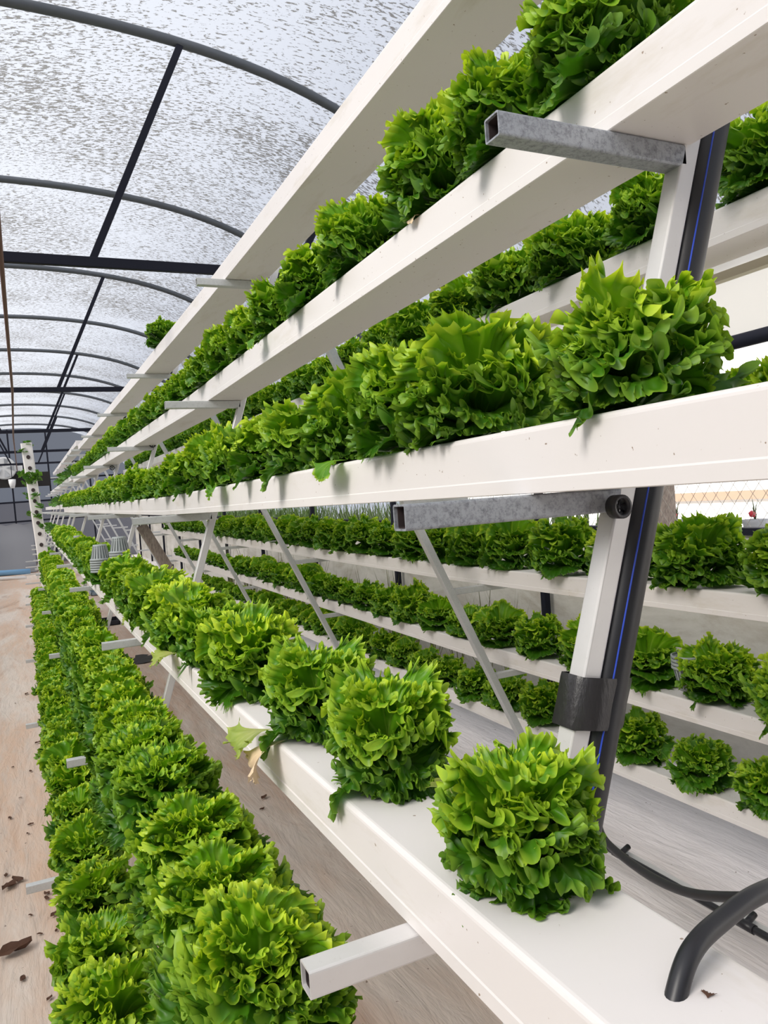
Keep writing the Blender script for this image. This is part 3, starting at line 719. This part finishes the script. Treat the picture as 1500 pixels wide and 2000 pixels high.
mb = MB(); n = 16; mb.add([c+Vector((.17*math.cos(a)*(1+.2*math.sin(3*a)), .26*math.sin(a), .003*math.cos(5*a))) for a in [2*math.pi*i/n for i in range(n)]]+[c+Vector((0, 0, -.002))], [(i, (i+1) % n, n) for i in range(n)])
mb.build('drain_shade_patch', mat('pit_shade', (.015, .010, .008), .7), label='dark patch painting the shade of a drain opening in the brown ground sheet', cat='drain')  # flat dark patch paints the shade of a sunken hole

# dry leaves on the aisle floor
rnd2 = random.Random(5)
deb = [(30, 1862, .075), (18, 1735, .05), (35, 1722, .04), (107, 1789, .025), (92, 1748, .022), (92, 1757, .02), (60, 1790, .012), (95, 1858, .02), (110, 1820, .012), (78, 1827, .014), (97, 1953, .016), (20, 1600, .02), (60, 1612, .018), (52, 1357, .03), (75, 1452, .028), (30, 1375, .012), (12, 1712, .02), (55, 1630, .014), (100, 1690, .016), (40, 1560, .012), (25, 1500, .014), (60, 1508, .018), (516, 1560, .03), (512, 1582, .018), (45, 1915, .02)]
for i, (x, y, s) in enumerate(deb):
    c = floor_at(x, y, .004); me = MB(); pts = []
    for j in range(5):
        for k in range(5):
            u, v_ = j/4-.5, k/4-.5; ww = math.sqrt(max(0, 1-(2*u)**2)) if abs(u) < .5 else .1
            pts.append(c+Vector((s*u*1.6, s*v_*ww*.9, s*.35*abs(math.sin(3*u+4*v_+i))+rnd2.uniform(0, .1)*s)))
    me.add(pts, [(j*5+k, j*5+k+1, j*5+k+6, j*5+k+5) for j in range(4) for k in range(4)], True)
    o = me.build('dry_leaf', M_dry, label=('large crumpled brown dead leaf on the aisle floor at the left edge' if i == 0 else 'curled brown leaf under the rack beside the waist-height channel' if i == 22 else 'small brown dry leaf scrap on the ground sheet'), cat='dry leaf', group='dry leaves on the floor')
    o.rotation_euler.z = rnd2.uniform(0, 3)

# ------------------------------------------------------------------ tower planter and the young plants of the far rack
def plant_mesh(seed, n=14, s=.12):
    rng = np.random.default_rng(seed); cos = []; fcs = []; cls = []; off = 0
    for i in range(n):
        co, cl = leaf_grid(rng, s*rng.uniform(.6, 1.2), 10, 5, rng.uniform(.3, 1.4), rng.uniform(.3, 1.5), .6, .5, i*2.4, 0, .005, 0, rng.uniform(.2, .9))
        cos.append(co); cls.append(cl); fcs.append(grid_faces(10, 5, off)); off += len(co)
    return mesh_np('leaf_cluster', np.concatenate(cos), np.concatenate(fcs), np.concatenate(cls), M_small)
PL = [plant_mesh(50+i) for i in range(4)]
tb = onY(80, 1060, 12.1); tt = onY(51, 866, 12.1)
A = Vector((float(tb[0]), 12.1, float(tb[2])+H)); B = Vector((float(tt[0]), 12.1, float(tt[2])+H)); dd = (B-A).normalized()
foot = A-dd*((A.z-P(0, 12.1, FZ).z)/dd.z)
e = empty('planting_tower', foot, 'tall leaning white planting tower with holes at the far end of the aisle', 'planting tower')
mb = MB(); mb.hollow_bar(foot, B, .15, .15, (0, 1, 0), wall=.006, rnd=.02); mb.build('tower_body', M_pvc, e)
for k in range(11):
    c = foot.lerp(B, .30+.062*k)+Vector((0, -.078, 0)); h_ = MB(); n = 14
    h_.rings([[c+Vector((r*math.cos(a), dy, r*1.1*math.sin(a))) for a in [2*math.pi*i/n for i in range(n)]] for r, dy in ((.026, .002), (.026, -.006), (.018, -.007))]); h_.build('hole_shade_disc', M_hollow_shade, e)  # solid dark discs paint the shade of the holes
tower_pl = [(.985, 0, -.02, .8), (.95, -.07, -.05, .6), (.80, .02, -.10, 1.1), (.77, -.06, -.08, 1.0), (.79, .08, -.08, .9), (.70, .03, -.09, .6), (.64, .05, -.09, .6), (.58, .0, -.09, .7), (.52, .02, -.09, .6), (.70, -.09, -.03, .6), (.60, -.09, -.03, .5), (.82, -.1, -.03, .7)]
for i, (t, dx, dy, s) in enumerate(tower_pl):
    o = bpy.data.objects.new('tower_plant', PL[i % 4]); col.objects.link(o); o.location = foot.lerp(B, t)+Vector((dx, dy, 0)); o.scale = (s, s, s); o.rotation_euler = (.6 if t < .9 else 0, dx*6, i)
    tag(o, 'leafy plant crowning the white planting tower' if i == 0 else 'small dark leafy plant growing from a hole of the white planting tower', 'plant', 'plants of the planting tower')
for k, sz in ((1, 1.4), (2, 1.6), (3, 1.3), (4, 1.1), (5, 1.0)):
    y = R2+.35; i = 0
    a, b, z = CL[k]; z += (.10 if k == 1 else .05)
    while y < R2+(4.5 if k != 1 else .1):
        o = bpy.data.objects.new('young_plant', PL[i % 4]); col.objects.link(o); o.location = P((a+b)/2, y, z+.075); s = sz*rnd.uniform(.8, 1.15); o.scale = (s, s, s); o.rotation_euler.z = i*1.3
        tag(o, 'small leafy young plant on the distant rack, channel %s' % {2: 'second from top', 3: 'third from top', 4: 'fourth from top', 5: 'fifth from top'}.get(k, 'topmost'), 'plant', 'young plants of the far rack')
        y += .33; i += 1

# weeds between the rack and the low wall; flowers outside
def weed(x, y, zz, s, seed, mt, name, label, cat, group):
    r = random.Random(seed); mb = MB()
    for i in range(11):
        a = r.uniform(0, 6.28); h = s*r.uniform(.5, 1.1); ln = s*r.uniform(.08, .26); wd = .0035+.002*r.random()
        p0 = Vector((x, y, zz)); p1 = p0+Vector((math.cos(a)*ln*.3, math.sin(a)*ln*.3, h*.6)); p2 = p0+Vector((math.cos(a)*ln, math.sin(a)*ln, h))
        sd_ = Vector((-math.sin(a), math.cos(a), 0))*wd
        mb.add([p0-sd_, p0+sd_, p1-sd_, p1+sd_, p2], [(0, 1, 3, 2), (2, 3, 4)])
    return mb.build(name, mt, label=label, cat=cat, group=group)
for i in range(26):
    y = 3.3+.34*i+rnd2.uniform(-.12, .12)
    q = P(2.78+rnd2.uniform(-.08, .08), y, FZ); weed(q.x, q.y, q.z, rnd2.uniform(.65, 1.05), i, M_grass, 'weed_tuft', 'thin dry weed growing along the foot of the low right wall', 'weed', 'weeds by the right wall')
mb = MB(); mb.box((4.1, .5, 0), (4.5, 7, float(onX(1400, 1020, 4.3)[2])+H-.165)); mb.build('planter_kerb', M_white, label='low white kerb outside the fence carrying the flower pots', cat='kerb')
for i, (x, y) in enumerate(((1322, 1018), (1475, 1018), (1400, 1022))):
    q = onX(x, y, 4.3); c = Vector((4.3, float(q[1]), float(onX(1400, 1020, 4.3)[2])+H))
    e = empty('potted_flower', (c.x, c.y, c.z-.16), ['small potted red flower beside the brown pier outside', 'potted red flower outside, right of the clay pot', 'plain clay pot between the two red flowers outside'][i], 'potted plant')
    mb = MB(); n = 14; mb.rings([[Vector((c.x+r*math.cos(a), c.y+r*math.sin(a), c.z+z)) for a in [2*math.pi*k/n for k in range(n)]] for r, z in ((.05, -.16), (.075, -.01), (.08, 0), (.08, .02), (.07, .02))]); mb.build('pot', M_clay if i == 2 else M_dull, e)
    if i < 2:
        w_ = weed(c.x, c.y, c.z, .16, 90+i, mat('flower_leaf', (.10, .14, .06), .6), 'leaves', None, None, None); w_.location -= e.location; w_.parent = e
        for j in range(3):
            f = MB(); f.tube([c+Vector((.02*j-.02, .02*j, .035)), c+Vector((.02*j-.02, .02*j, .06)), c+Vector((.02*j-.02, .02*j, .075))], [.012, .02, .004], 8); f.build('bloom', M_red, e)
